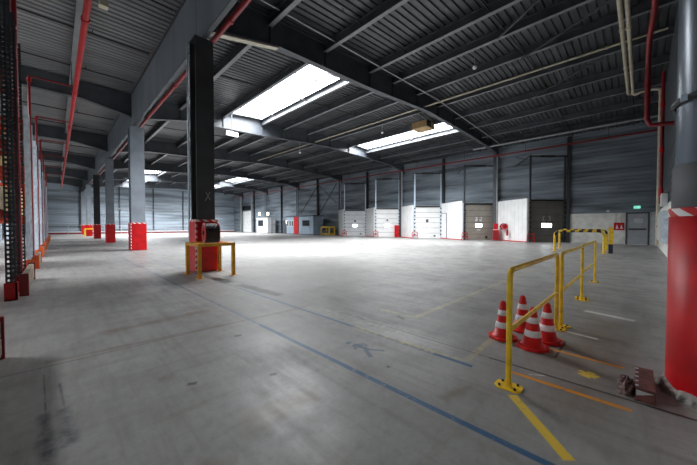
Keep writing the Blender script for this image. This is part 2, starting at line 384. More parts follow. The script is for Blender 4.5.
# longitudinal girder, one length per bay
for b in range(7):
    y0, y1 = BAYS[b]
    g = thing('roof_girder', 'deep grey roof girder on the column row, length %s' % BN[b], 'girder', (XG,y0,7.58), group='deep girders on the column row')
    MB().box((XG-.05,y0,7.62),(XG+.05,y1,9.64)).build('web', M['girder'], g)
    MB().box((XG-.065,y0,7.58),(XG+.065,y1,7.62)).build('bottom_flange', M['steel'], g)
    MB().box((XG-.09,y0,9.64),(XG+.09,y1,9.7)).build('top_flange', M['steel'], g)
# transverse rafters
botR = [(XG+.06,8.25),(6.6,8.85),(12,9.05),(18.5,9.5),(25,9.4),(29.5,9.25),(31,9.1),(32.5,8.8),(XW-.2,8.5)]
botL = [(XG-.06,8.3),(1.2,8.75),(-8,8.85),(XL+.1,8.8)]
RN = ['first roof rafter, spanning from the hose reel column to the dock wall', 'second roof rafter, ending between the second and third dock doors', 'third roof rafter, ending beside the first white dock door',
      'fourth roof rafter, ending above the grey office module', 'fifth roof rafter, ending above the white cabin', 'last roof rafter before the far wall']
def rafter(y, bot, right, label, group):
    g = thing('roof_rafter', label, 'rafter', (bot[0][0], y, bot[0][1]), group=group)
    top = [(x, deck(x)-.065) for x, _ in bot]
    poly = bot + top[::-1]
    MB().xz(poly, y-.015, y+.015).build('web', M['steel'], g)
    f = MB()
    for a, b_ in zip(bot, bot[1:]):
        f.add([(a[0],y-.15,a[1]-.02),(a[0],y+.15,a[1]-.02),(b_[0],y+.15,b_[1]-.02),(b_[0],y-.15,b_[1]-.02),(a[0],y-.15,a[1]+.01),(a[0],y+.15,a[1]+.01),(b_[0],y+.15,b_[1]+.01),(b_[0],y-.15,b_[1]+.01)],
              [(0,1,2,3),(7,6,5,4),(0,4,5,1),(2,6,7,3),(1,5,6,2),(3,7,4,0)])
    f.build('bottom_flange', M['steel'], g)
    f = MB()
    for a, b_ in zip(top, top[1:]):
        f.add([(a[0],y-.13,a[1]),(a[0],y+.13,a[1]),(b_[0],y+.13,b_[1]),(b_[0],y-.13,b_[1]),(a[0],y-.13,a[1]+.03),(a[0],y+.13,a[1]+.03),(b_[0],y+.13,b_[1]+.03),(b_[0],y-.13,b_[1]+.03)],
              [(0,1,2,3),(7,6,5,4),(0,4,5,1),(2,6,7,3),(1,5,6,2),(3,7,4,0)])
    f.build('top_flange', M['steel'], g)
    if right:
        for x in PUR:
            zb = deck(x)-.5
            lo = next(a[1]+(b_[1]-a[1])*(x-a[0])/(b_[0]-a[0]) for a, b_ in zip(bot, bot[1:]) if a[0] <= x <= b_[0])
            MB().box((x-.012,y-.13,lo),(x+.012,y+.13,zb+.3)).build('stiffener', M['steel'], g)
    return g
for k in range(6): rafter(YF[k], botR, True, RN[k], 'rafters over the open floor')
for k in range(1,6): rafter(YF[k], botL, False, 'roof rafter over the racks, reaching the %s column' % ['','second','third','black fourth','fifth','sixth'][k], 'rafters over the racks')
# cream plate under the haunch of the first rafter
tag(MB().bar((XG+.35,YF[0],8.20),(6.55,YF[0],8.79),.24,.05).build('flange_plate', M['beige']), 'pale cream plate under the haunch of the first rafter', 'plate', None, 'thing')
# purlins
def purlin(x, y0, y1, zt, lb, grp):
    g = thing('roof_purlin', lb, 'purlin', (x,y0,zt), group=grp)
    MB().box((x-.012,y0,zt-.375),(x+.012,y1,zt-.02)).box((x-.09,y0,zt-.02),(x+.09,y1,zt)).build('web', M['purlin'], g)
    MB().box((x-.09,y0,zt-.40),(x+.09,y1,zt-.375)).build('bottom_flange', M['flange'], g)
    return g
BP = ['in the roof bay over the yellow railings', 'in the roof bay of the two large skylights', 'in the third roof bay', 'in the fourth roof bay', 'in the roof bay of the small far skylights', 'in the sixth roof bay', 'in the roof bay by the far wall']
for b in range(7):
    y0, y1 = BAYS[b]
    for i, x in enumerate(PUR):
        purlin(x, y0, y1, deck(x)-.03, '%s grey steel purlin from the girder, %s' % (ORD[i], BP[b]), 'roof purlins over the open floor')
for b in range(1,7):
    y0, y1 = BAYS[b]
    purlin(.72, y0, y1, 9.72, 'dark purlin above the red fire main, %s' % BP[b], 'purlins over the rack aisle')
# braces in the first bay
for i, (p, q, lb) in enumerate((((11.9,1.6,9.9),(14.3,4.7,10.0),'short diagonal roof brace between fourth and third purlins'), ((14.6,.2,10.05),(17.1,4.5,10.1),'longer diagonal roof brace beside the fifth purlin'),
                                ((19.9,1.5,10.1),(22.6,5.5,10.0),'diagonal roof brace between sixth and seventh purlins'))):
    tag(MB().bar(p, q, .07, .07).build('roof_brace', M['steel']), lb, 'brace', 'diagonal roof braces', 'thing')

# sprinkler branches across the roof
def sprinkler(y, x0, x1, z, lb, grp):
    g = thing('sprinkler_branch', lb, 'pipe', (x0,y,z), group=grp)
    if x0 < XG: path = [(x0,y,z),(x1,y,z)]
    else: path = [(x0,y,deck(x0)-.25),(18.5,y,deck(18.5)-.25),(x1,y,deck(x1)-.25)]
    MB().tube(path, .035, 8).build('pipe', M['pipe_dark'], g)
    x = x0+1.2
    while x < x1:
        zz = z if x0 < XG else deck(x)-.25
        MB().cyl((x,y,zz),(x,y,zz+.16),.018,6).build('sprinkler_head', M['pipe_dark'], g); x += 3.0
    return g
n = 0
for b in range(7):
    for j, dy in enumerate((1.7,5.6,9.5)):
        y = (YF[b-1] if b else YF[0]-11.9)+dy
        if y > YE-.5 or y < YR+.3: continue
        sprinkler(y, XG+.3, XW-.6, 9.3, '%s dark sprinkler pipe across the roof bay %s' % (ORD[j], BN[b]), 'sprinkler pipes over the open floor')
        if b: sprinkler(y, -6, XG-.3, 9.5, '%s thin dark sprinkler pipe over the rack aisle, %s' % (ORD[j], BN[b]), 'sprinkler pipes over the rack aisle')

# ------------------------------------------------------------------ columns
def column(x, y, lb, mt, a=.58, guard=.74, h=7.58, tape=True):
    g = thing('steel_column', lb, 'column', (x,y,0), group='steel columns of the girder row')
    s = MB(); t = .035
    s.box((x-a/2,y-a/2,0),(x+a/2,y-a/2+t,h)).box((x-a/2,y+a/2-t,0),(x+a/2,y+a/2,h)).box((x-.02,y-a/2+t,0),(x+.02,y+a/2-t,h))
    s.build('shaft', mt, g)
    MB().box((x-a/2-.02,y-a/2-.02,h-.04),(x+a/2+.02,y+a/2+.02,h)).build('cap_plate', mt, g)
    k = MB(); q = guard/2; th = .05
    for (x0,y0,x1,y1) in ((-q,-q,q,-q+th),(-q,q-th,q,q),(-q,-q+th,-q+th,q-th),(q-th,-q+th,q,q-th)):
        k.box((x+x0,y+y0,.01),(x+x1,y+y1,1.66))
    gd = k.build('column_guard', M['red'], g, .012)
    k = MB()
    for (x0,y0,x1,y1) in ((-q-.004,-q-.004,q+.004,-q+th),(-q-.004,q-th,q+.004,q+.004),(-q-.004,-q+th,-q+th,q-th),(q-th,-q+th,q+.004,q-th)):
        k.box((x+x0,y+y0,1.64),(x+x1,y+y1,1.71))
    if tape:
        k.box((x-q-.005,y-q-.005,.05),(x-q+.045,y-q+.002,1.64)).box((x-q-.005,y-q-.005,.05),(x-q+.002,y-q+.05,1.64))
    k.build('hazard_tape', M['tape'], gd)
    return g
CL = ['dark steel column with red guard, behind the hose reel', 'grey steel column with tall red guard, second of the row', 'grey steel column with red guard, third of the row', 'black steel column, fourth of the row', 'grey steel column beyond the black one, fifth of the row, inside a small yellow frame', 'sixth column of the row, closest to the far wall']
cols = []
for k in range(6):
    cols.append(column(XG+(.11 if k == 1 else 0), YC[k], CL[k], M['darkcol'] if k == 3 else M['dark2'] if k == 0 else M['column'], .56 if k != 1 else .72, [.68,.82,.66,.64,.7,.7][k], tape=k in (0,1)))
MB().cyl((XG-.335,YC[0]+.3,0),(XG-.335,YC[0]+.3,7.4),.035,10).build('pale_strip', M['galv'], cols[0])  # thin pale strip added along the column's back flange edge
# white scratched cross on the first column
tag(MB().bar((3.47,YC[0]-.285,2.32),(3.63,YC[0]-.285,2.62),.012,.02,(0,1,0)).bar((3.63,YC[0]-.285,2.36),(3.50,YC[0]-.285,2.60),.012,.02,(0,1,0)).build('chalk_mark', M['grey_mark'], cols[0]))
# wall columns on the dock side
for k in range(6):
    x, y = XW-.52, YF[k]+.25
    g = thing('wall_column', 'dark wall column carrying the end of the %s rafter' % (ORD[k] if k < 5 else 'last'), 'column', (x,y,0), group='dock wall columns')
    MB().box((x-.16,y-.15,0),(x-.13,y+.15,8.85)).box((x+.13,y-.15,0),(x+.16,y+.15,8.85)).box((x-.13,y-.015,0),(x+.13,y+.015,8.85)).build('shaft', M['steel'], g)
    MB().cyl((x-.1,y-.24,0),(x-.1,y-.24,8.9),.06,10).build('downpipe', M['conduit'], g)
for i, y in enumerate((40.9, 52.7, 64.6)):
    tag(MB().box((XW-.35,y-.12,0),(XW-.06,y+.12,9.8)).build('wall_post', M['darkcol']), 'dark intermediate post on the dock wall, %s beyond the white dock doors' % ORD[i], 'post', 'intermediate posts on the dock wall', 'thing')
for k, lb in ((0,'dark wall post beyond the grey dock door'),(2,'dark wall post between the middle and taupe dock doors'),(4,'dark wall post between the dark taupe door and the block wall')):
    y = (30.55,24.45,18.35,12.25,6.15)[k]-1.42
    tag(MB().box((XW-.3,y-.13,0),(XW-.06,y+.13,9.6)).build('wall_post', M['darkcol']), lb, 'post', 'dark posts between dock doors', 'thing')
for i, x in enumerate((-2.5, 3.35, 9.3, 15.2, 21.1, 27.0)):
    tag(MB().box((x-.1,YE-.3,0),(x+.1,YE-.05,9.6)).build('wall_post', M['steel']), '%s dark post of the far end wall, counted from the racks' % ORD[i], 'post', 'posts on the far end wall', 'thing')
# wall cross bracing near the office module
for i, (p, q, lb) in enumerate((((XW-.11,36.0,8.6),(XW-.11,40.7,3.4),'thin wall brace falling toward the office module'), ((XW-.20,36.0,5.4),(XW-.20,40.7,8.8),'thin wall brace rising away above the yellow crate'), ((XW-.11,41.1,8.6),(XW-.11,46.0,4.0),'thin wall brace above the red office door'))):
    tag(MB().bar(p, q, .08, .05).build('wall_brace', M['darkcol']), lb, 'brace', 'wall braces', 'thing')
# far wall railing
g = thing('wall_railing', 'low grey handrail running along the far wall above the red kerb', 'railing', (0,YE-1.0,0))
x = -1.0
while x < 30: MB().cyl((x,YE-1.0,0),(x,YE-1.0,1.6),.04,8).build('post', M['conduit'], g); x += 2.6
MB().cyl((-1,YE-1.0,1.6),(30,YE-1.0,1.6),.035,8).build('top_rail', M['conduit'], g)
MB().cyl((-1,YE-1.0,.95),(30,YE-1.0,.95),.03,8).build('mid_rail', M['conduit'], g)
tag(MB().box((8,YE-.5,4.95),(31,YE-.08,5.05)).build('wall_ledge', M['conduit']), 'thin pale ledge halfway up the far wall', 'ledge', None, 'thing')

# ------------------------------------------------------------------ round column by the camera
cx, cy, cr = 4.05, -.545, .345
g = thing('round_column', 'thick round column with red base and grey sheet cladding', 'column', (cx,cy,0))
MB().lathe([(cr-.012,2.0),(cr-.012,8.9)], (cx,cy,0), 40).build('shaft', M['round'], g)
MB().lathe([(cr+.004,1.55),(cr+.006,1.6),(cr+.006,2.03),(cr-.014,2.045)], (cx,cy,0), 40).build('dark_wrap', M['wrap'], g)
sl = MB().lathe([(cr+.02,.03),(cr+.02,1.66),(cr-.02,1.66)], (cx,cy,0), 40).build('red_sleeve', M['red'], g)
MB().lathe([(cr+.024,1.585),(cr+.024,1.655)], (cx,cy,0), 40).build('chevron_band', M['ring'], sl)
b_ = MB().lathe([(cr+.0,2.57),(cr+.02,2.58),(cr+.02,2.62),(cr,2.63)], (cx,cy,0), 40).build('strap', M['black'], g)
MB().cbox((cx-.2,cy+.30,2.6),(.06,.04,.05)).build('buckle', M['galv'], b_)
rb = MB(); pr = []
for k in range(48):
    a = 2*PI*k/48; r1 = cr+.06+R.random()*.05; h1 = .03+R.random()*.05
    pr.append([(cx+(cr+.015)*math.cos(a),cy+(cr+.015)*math.sin(a),h1+.03),(cx+(r1-.03)*math.cos(a),cy+(r1-.03)*math.sin(a),h1),(cx+r1*math.cos(a),cy+r1*math.sin(a),0)])
rb.add([p for q in pr for p in q], [(3*i+j,3*((i+1)%48)+j,3*((i+1)%48)+j+1,3*i+j+1) for i in range(48) for j in (0,1)])
rb.build('broken_collar', M['rubble'], g)

# ------------------------------------------------------------------ pallet racks
def rack(y0, k, lb):
    g = thing('pallet_rack', lb, 'rack', (-.7,y0,0), group='rack rows along the aisle')
    first = k == 0; H = 6.3 if first else 5.5
    mt = M['steel'] if first else M['galv']
    px = (-.66, -3.4)
    ys = (y0+.05, y0+1.1, y0+1.65, y0+2.7)
    for x in px:
        for y in ys:
            p = MB()
            if first and x == px[0]:
                for s in (-.05,.05):
                    for q in (-.06,0,.06): p.box((x+q-.011,y+s-.004,0),(x+q+.011,y+s+.004,H))
                z = .05
                while z < H:
                    for s in (-.05,.05): p.box((x-.06,y+s-.004,z),(x+.06,y+s+.004,z+.04))
                    z += .095
                p.box((x+.055,y-.05,0),(x+.06,y+.05,H))
            else:
                p.box((x-.05,y-.05,0),(x+.05,y-.042,H)).box((x-.05,y+.042,0),(x+.05,y+.05,H)).box((x+.042,y-.042,0),(x+.05,y+.042,H))
            u = p.build('upright', mt, g)
            if x == px[0]:
                MB().box((x-.09,y-.09,0),(x+.09,y+.09,.02)).box((x+.06,y-.09,0),(x+.09,y+.09,.36)).box((x-.09,y-.09,0),(x+.09,y-.065,.36)).build('foot_guard', M['orange'] if not first else M['red'], u)
        for a, b2 in ((ys[0],ys[1]),(ys[2],ys[3])):
            z = .3; m_ = MB(); fl_ = 0
            while z < H-1:
                m_.bar((x,a if fl_ else b2,z),(x,b2 if fl_ else a,z+.9),.03,.03); m_.bar((x,a,z),(x,b2,z),.03,.03); z += .95; fl_ ^= 1
            m_.build('frame_brace', mt, g)
    for z in (1.7,3.3,4.9):
        for y in ys:
            MB().box((px[1]+.05,y-.025,z),(px[0]-.05,y+.025,z+.12)).build('beam', M['beam'], g)
        for a in (ys[0], ys[2]):
            MB().box((px[1]+.1,a,z+.122),(px[0]-.1,a+1.05,z+.14)).build('shelf_deck', M['wood'], g)
    return g
RL = ['nearest rack row, with dark perforated uprights', 'second rack row with pale uprights and orange feet', 'third rack row with pale uprights along the aisle', 'fourth rack row along the aisle', 'fifth rack row along the aisle', 'sixth rack row along the aisle', 'seventh rack row, toward the far wall']
RY = [8.95 + 5.6*k for k in range(7)]
for k, y in enumerate(RY): rack(y, k, RL[k])
for i, (x0, z, h, lb) in enumerate(((-1.62,1.845,.95,'pale yellow carton on the low shelf of the second rack row'), (-1.7,3.445,1.15,'pale yellow carton on the middle shelf of the second rack row'))):
    g = thing('carton', lb, 'box', (x0,14.7,z), group='cartons in the racks')
    MB().box((x0,14.65,z),(x0+.8,15.55,z+h)).build('body', M['carton'], g, .01)
    MB().box((x0+.36,14.645,z+.02),(x0+.44,14.65,z+h-.02)).build('tape_strip', M['cream'], g)
def rack_guard(y0, lb, mt):
    g = thing('rack_guard', lb, 'guard', (-.5,y0,0), group='low guards at the rack ends')
    MB().box((-.56,y0+.05,.06),(-.45,y0+2.75,.24)).box((-.555,y0+.05,.245),(-.455,y0+2.75,.44)).build('timber', M['wood'], g, .008)
    for y in (y0, y0+2.75): MB().box((-.57,y,0),(-.43,y+.05,.48)).build('end_cap', mt, g, .006)
for k, y in enumerate([RY[0]-5.6]+RY):
    rack_guard(y+.35 if k else 2.3, 'timber guard with %s end caps in front of the %s' % (('red' if k < 2 else 'orange'), ['rack place beside the camera'] [0] if k == 0 else '%s rack row' % ORD[k-1]), M['pipe_red'] if k < 2 else M['orange'])
# red risers at rack ends
for k, y in enumerate(RY):
    yy = y+1.38
    g = thing('sprinkler_riser', 'red vertical pipe at the end of the %s rack row' % ORD[k], 'pipe', (-.6,yy,0), group='red rack pipes')
    zt = 7.0 if k else 9.3
    MB().tube([(-.62,yy,.0),(-.62,yy,zt-.08),(-.60,yy,zt-.02),(-.54,yy,zt)], .045 if k else .055, 10).build('riser', M['pipe_red'], g)
    MB().cyl((-.54,yy,zt),(.57,yy,zt),.03,8).build('branch', M['pipe_red'], g)
    MB().cyl((-.62,yy,zt-.2),(-.62,yy,zt-.1),.065,10).build('coupling', M['red'], g)
def pipe_run(name, lb, cat, path, r, mt, joints=(), jm=None, hang=None, group=None):
    g = thing(name, lb, cat, path[0], group=group)
    MB().tube(path, r, 12).build('pipe', mt, g)
    for p, q in joints: MB().cyl(p, q, r*1.3, 12).build('coupling', jm or mt, g)
    for p, zt in (hang or []): MB().cyl(p, (p[0],p[1],zt), .015, 6).build('hanger', M['pipe_dark'], g)
    return g
pipe_run('fire_main', 'bright red fire main hung along the rack aisle roof', 'pipe', [(.64,YR+.3,7.0),(.64,58,7.0)], .075, M['main_red'], [((.64,y,7.0),(.64,y+.14,7.0)) for y in (10.5,16.5,22.5,28.5,34.5)], hang=[((.64,y,7.05),9.31) for y in (19.3,31.2,43.1)])
pipe_run('fire_main', 'dark red fire main along the girder beside the first column', 'pipe', [(4.0,1.2,8.0),(4.0,60,8.0)], .085, M['pipe_red'], [((4.0,y,8.0),(4.0,y+.16,8.0)) for y in (9.2,15.2,21,27)], hang=[((4.0,y,8.0),9.7) for y in (12.2,15.8,19.6,27.5)])
pipe_run('fire_main', 'red pipe high along the dock wall above the doors', 'pipe', [(32.2,YR+.2,8.75),(32.2,75,8.75)], .075, M['pipe_red'], hang=[((32.2,y,8.75),9.75) for y in (2,8,14,20,26,32)])
pipe_run('roof_duct', 'pale grey round duct high beside the dock wall', 'duct', [(30.2,YR+.2,9.3),(30.2,12.2,9.3)], .11, M['galv_dark'], [((30.2,y,9.3),(30.2,y+.1,9.3)) for y in (1.5,4.5,7.5)], hang=[((30.2,y,9.3),9.85) for y in (3,9)])
pipe_run('gas_pipe', 'long cream pipe under the roof purlins mid span', 'pipe', [(18.0,YR+.3,9.68),(18.0,34,9.68)], .05, M['cream'], [((18.0,y,9.68),(18.0,y+.1,9.68)) for y in (1.2,5.2,9.2,13.2)], M['cream'])
pipe_run('conduit', 'thin white conduit along the face of the first rafter', 'conduit', [(XG+.3,9.95,9.72),(18.5,9.95,10.12),(32.6,9.95,9.5)], .028, M['conduit'])
# right side pipes
for i, yy in enumerate((.66,.46)):
    x1 = 24.0+i*.25
    pipe_run('cream_pipe', ['first of the two parallel cream pipes, with the long elbow to the wall', 'second of the parallel cream pipes, closer to the side wall'][i], 'pipe',
             [(6,yy,9.3),(x1,yy,9.3),(x1+.12,yy-.1,9.28)] + ([(x1+.15,-.45,9.28),(x1+.15,-.62,9.2),(x1+.15,-.66,9.0),(x1+.15,-.66,.4)] if i == 0 else [(x1,.2,9.28)]), .075, M['cream'],
             [((x,yy,9.3),(x+.12,yy,9.3)) for x in (12,16,20)], M['cream'], group='cream pipes near the side wall')
pipe_run('red_drop_pipe', 'dark red pipe bending down beside the cream pipes', 'pipe', [(7,-.28,8.6),(14.2,-.2,8.6),(15.6,-.12,8.5),(16.3,-.1,8.2),(16.6,-.1,7.6),(16.7,-.1,5.75),(16.75,-.2,5.5),(16.8,-.83,5.45)], .085, M['pipe_red'], [((16.65,-.1,7.0),(16.66,-.1,7.2))])
pipe_run('red_drop_pipe', 'thin red pipe down the side wall above the white electrical box', 'pipe', [(21.6,-.68,9.2),(21.6,-.68,2.6)], .07, M['pipe_red'], [((21.6,-.68,5.2),(21.6,-.68,5.45)),((21.6,-.68,7.5),(21.6,-.68,7.65)),((21.6,-.68,3),(21.6,-.68,3.4))], M['red'])
# electrical boxes on the side wall
def ebox(lb, x0, x1, z0, z1, d, mt, door=None):
    g = thing('electrical_box', lb, 'box', (x0,YR+.07,z0))
    MB().box((x0,YR+.06,z0),(x1,YR+.06+d,z1)).build('casing', mt, g, .01)
    MB().box((x0+.06,YR+.06+d,z0+.06),(x1-.06,YR+.075+d,z1-.06)).build('door', door or mt, g)
    MB().box((x1-.12,YR+.075+d,(z0+z1)/2-.05),(x1-.1,YR+.1+d,(z0+z1)/2+.05)).build('handle', M['black'], g)
ebox('grey electrical cabinet on the side wall beside the round column', 19.2, 23.6, .75, 2.2, .26, M['galv'], M['conduit'])
ebox('small white box above the grey electrical cabinet', 21.0, 22.2, 2.5, 3.1, .22, M['white'])
ebox('white box on the white wall past the grey cabinet', 24.4, 26.0, .5, 1.6, .16, M['white'])

# ------------------------------------------------------------------ dock bays and doors
TEETH = [30.55, 24.45, 18.35, 12.25, 6.15]
s2 = math.sqrt(.5)
DL = ['grey dock door in the farthest of the five bays', 'white dock door in the second bay from the far end', 'white dock door in the middle of the five bays', 'taupe dock door beside the red hose cabinet', 'dark taupe dock door beside the white block wall']
DM = [M['office_white'], M['white'], M['white'], M['taupe'], M['taupe_dark']]
HD = 3.78
for k, yc in enumerate(TEETH):
    A = Vector((32-1.78*s2, yc+1.78*s2, 0)); B = Vector((32+1.66*s2, yc-1.66*s2, 0)); P = Vector((33.17, yc+4.93, 0))
    rx = Vector((s2,-s2,0)); nf = Vector((-s2,-s2,0))         # along the door, outward normal
    sd = (A-P).normalized(); ns = Vector((sd.y,-sd.x,0))
    if ns.x > 0: ns = -ns
    bay = thing('wall_dock_bay', 'angled white dock bay housing the %s' % DL[k].split(' in ')[0].split(' beside')[0], 'wall', A, kind='structure')
    MB().prism([(A.x,A.y),(B.x,B.y),(P.x,P.y)], 3.86, 3.98).build('bay_roof', M['conduit'], bay)
    # white insulated side panel
    sp = MB(); th = .09
    q = [P+ns*.0, A+ns*.0, A+ns*th, P+ns*th]
    n_ = 9
    sp.prism([(v.x,v.y) for v in q], .05, 4.05 if k != 3 else 4.2)
    pan = sp.build('side_panel', M['white'], bay)
    sm = MB()
    for i in range(1, n_):
        c = P + (A-P)*i/n_ + ns*(th+.001); sm.bar((c.x,c.y,.1),(c.x,c.y,4.0),.015,.004,(ns.x,ns.y,0))
    sm.build('panel_seam', M['conduit'], pan)
    if k == 3:   # walk-through door outline and bar on this side panel
        dd = MB()
        for t0, t1, z0, z1 in ((.30,.32,.1,3.0),(.02,.32,2.97,3.02)):
            a = P+(A-P)*t0+ns*(th+.01); b2 = P+(A-P)*t1+ns*(th+.01)
            dd.prism([(a.x,a.y),(b2.x,b2.y),(b2.x+ns.x*.03,b2.y+ns.y*.03),(a.x+ns.x*.03,a.y+ns.y*.03)], z0, z1)
        dd.build('door_outline', M['steel'], pan)
    jb = MB()
    for e, o in ((A,0),(B,-.17)):
        a = e+rx*o; b2 = e+rx*(o+.17); jb.prism([(v.x,v.y) for v in (a,b2,b2+nf*.1,a+nf*.1)], 0, 3.95 if o == 0 else HD)
    jb.build('jamb', M['conduit'] if k < 4 else M['taupe'], bay)
    k_ = MB(); a = P+ns*(th+.02); b2 = A+ns*(th+.02)
    k_.prism([(v.x,v.y) for v in (a,b2,b2+ns*.1,a+ns*.1)], 0, .08); k_.build('kick_rail', M['red'], bay)
    # the sectional door itself
    d = thing('door_%d' % (k+1), DL[k], 'door', A, kind='structure')
    L0, L1 = .2, 3.24
    def face(t0, t1, z0, z1, n0, n1, mb=None):
        mb = mb or MB(); a = A+rx*t0; b2 = A+rx*t1
        return mb.prism([(v.x,v.y) for v in (a+nf*n0, b2+nf*n0, b2+nf*n1, a+nf*n1)], z0, z1)
    leaf = MB(); hh = HD/6
    for i in range(6): face(L0, L1, .02+i*hh, (i+1)*hh-.012, 0, .05, leaf)
    lf = leaf.build('leaf', DM[k], d)
    face(L0, L1, .02, HD-.02, -.02, .02).build('seal', M['steel'], d)
    wm = (L0+L1)/2
    if k in (0,1,3,4):
        W = .34 if k != 4 else .45
        face(wm-W, wm+W, 1.38, 1.38+.36, .05, .06).build('window', M['glow'], lf)
    if k == 0: face(wm-.3,wm+.3,2.02,2.5,.05,.06).build('plate', M['mark'], lf); face(wm-.14,wm+.16,2.1,2.38,.06,.068).build('dark_square', M['steel'], lf)
    if k == 1: face(wm-.3,wm+.3,2.05,2.55,.05,.06).build('plate', M['mark'], lf); face(wm-.1,wm+.1,2.18,2.42,.06,.068).build('dark_square', M['steel'], lf)
    if k == 2: face(wm-.2,wm+.12,1.95,2.32,.05,.06).build('dark_square', M['steel'], lf)
    if k == 3:
        mk = MB()
        for x in (-.26,.2):
            face(wm+x-.12,wm+x+.12,2.42-.02,2.42+.03,.05,.058,mk) if x > 0 else face(wm+x-.12,wm+x+.1,2.38,2.46,.05,.058,mk)
            face(wm+x+(-.02 if x < 0 else .05),wm+x+.12,2.1,2.44,.05,.058,mk); face(wm+x-.12,wm+x+.12,2.0,2.1,.05,.058,mk); face(wm+x-.12,wm+x-.02,2.02,2.24,.05,.058,mk)
        for x in (-.1,.1): face(wm+x-.07,wm+x+.07,1.08,1.16,.05,.058,mk); face(wm+x-.02,wm+x+.04,.98,1.1,.05,.058,mk)
        mk.build('marking', M['mark'], lf)
        face(wm+.68,wm+.92,.2,.42,.05,.09).build('dark_hatch', M['black'], lf)
    if k in (0,2): face(wm+.75,wm+.98,.22,.40,.05,.08).build('dark_hatch', M['black'], lf)
    if k == 4:
        mk = MB()
        for s in (-1,1):
            face(wm+s*.32-.05,wm+s*.32+.05,1.98,2.42,.05,.058,mk)
            for z in (1.98,2.34): face(min(wm+s*.32,wm+s*.16),max(wm+s*.32,wm+s*.16),z,z+.08,.05,.058,mk)
        mk.build('marking', M['grey_mark'], lf)
        face(L1-.35,L1-.1,.25,.5,.05,.12).build('dark_hatch', M['black'], lf)
    for t in (L0-.1, L1+.02):
        tr = face(t-.03, t+.12, 0, 7.95, .06, .16).build('track', M['steel'] if k > 2 else M['galv'], d)
        hb = MB()
        for z in [.4+.45*i for i in range(8)]: face(t-.03, t+.12, z, z+.16, .1, .2, hb)
        hb.build('bracket', M['black'], tr)
    sh = MB(); a = A+rx*(L0-.15)+nf*.2; b2 = A+rx*(L1+.2)+nf*.2; sh.cyl((a.x,a.y,7.85),(b2.x,b2.y,7.85),.06,10)
    m0 = A+rx*1.0+nf*.2; m1 = A+rx*2.3+nf*.2; sh.cyl((m0.x,m0.y,7.85),(m1.x,m1.y,7.85),.1,10); sh.build('torsion_shaft', M['black'], d)
    face(L0, L1, HD, HD+.14, .03, .14).build('lintel_seal', M['black'], d)
    # struts at the top of the tracks
    st = MB(); a = A+rx*(L0-.05)+nf*.1; b2 = P+ns*.2
    st.bar((a.x,a.y,7.95),(XW-.05,a.y+1.9,7.6),.08,.08); st.bar((a.x,a.y,7.5),(XW-.05,a.y+1.9,8.5),.06,.06); e_ = A+rx*(L1+.06)+nf*.1; st.bar((e_.x,e_.y,7.9),(XW-.05,e_.y,7.9),.07,.07); st.build('strut', M['steel'], d)
    # red corner hoop
    c = A+nf*.35+rx*.12
    hp = thing('dock_hoop', 'red corner hoop guard beside the %s' % DL[k].replace('grey dock door in','door in').replace('white dock door in','door in'), 'guard', c, group='red hoops at the dock doors')
    MB().tube([(c.x-.22,c.y+.22,0),(c.x-.22,c.y+.22,.72),(c.x-.18,c.y+.18,.78),(c.x+.18,c.y-.18,.78),(c.x+.22,c.y-.22,.72),(c.x+.22,c.y-.22,0)], .04, 8).build('hoop', M['red'], hp)
    MB().bar((c.x-.22,c.y+.22,.4),(c.x+.22,c.y-.22,.4),.03,.1).build('cross_plate', M['red'], hp)

# grey fire door, sign and alarm board on the white block wall
g = thing('door_6', 'grey fire exit door in the white block wall', 'door', (XW-.14,.2,0), kind='structure')
MB().box((XW-.16,-.38,.03),(XW-.11,.80,2.5)).build('leaf', M['door_grey'], g)
fr = MB().box((XW-.2,-.48,0),(XW-.1,-.38,2.6)).box((XW-.2,.80,0),(XW-.1,.90,2.6)).box((XW-.2,-.38,2.5),(XW-.1,.80,2.6)); fr.build('frame', M['steel'], g)
MB().box((XW-.26,-.3,1.2),(XW-.19,.7,1.3)).build('panic_bar', M['black'], g)
MB().box((XW-.17,-.1,1.75),(XW-.158,.42,2.1)).build('notice', M['conduit'], g)
MB().box((XW-.3,-.35,.0),(XW-.16,.78,.03)).build('threshold', M['mark'], g)
MB().box((XW-.2,-.88,0),(XW-.1,-.52,2.6)).build('side_panel', M['conduit'], g)
g = thing('exit_sign', 'lit green exit sign above the grey door', 'sign', (XW-.2,.2,2.95))
MB().box((XW-.12,.06,2.92),(XW-.05,.44,3.12)).build('face', M['green'], g)
MB().box((XW-.128,.30,2.94),(XW-.12,.36,3.06)).box((XW-.128,.28,3.06),(XW-.12,.33,3.11)).box((XW-.128,.1,3.0),(XW-.12,.22,3.04)).build('pictogram', M['mark'], g)
MB().box((XW-.05,.04,2.9),(XW-.01,.46,3.14)).build('housing', M['conduit'], g)
g = thing('alarm_board', 'red board with two white pictograms beside the grey door', 'board', (XW-.15,1.3,1.3))
MB().box((XW-.18,.98,1.15),(XW-.13,1.62,1.78)).build('board', M['red'], g)
pk = MB()
for y in (1.15,1.42):
    pk.add([(XW-.185,y-.09,1.27),(XW-.185,y+.09,1.27),(XW-.185,y+.03,1.5),(XW-.185,y-.03,1.5)],[(0,1,2,3)]).box((XW-.186,y-.03,1.5),(XW-.181,y+.03,1.58))
pk.build('pictogram', M['mark'], g)
for y in (1.15,1.5): MB().cyl((XW-.15,y,1.78),(XW-.15,y,2.6),.02,6).build('cable_pipe', M['conduit'], g)
g = thing('wall_lamp', 'small grey lamp on the dock wall above the block base', 'lamp', (XW-.2,2.0,2.75))
MB().box((XW-.2,1.9,2.68),(XW-.03,2.1,2.85)).build('housing', M['conduit'], g); MB().box((XW-.22,1.92,2.7),(XW-.2,2.08,2.8)).build('lens', M['mark'], g)

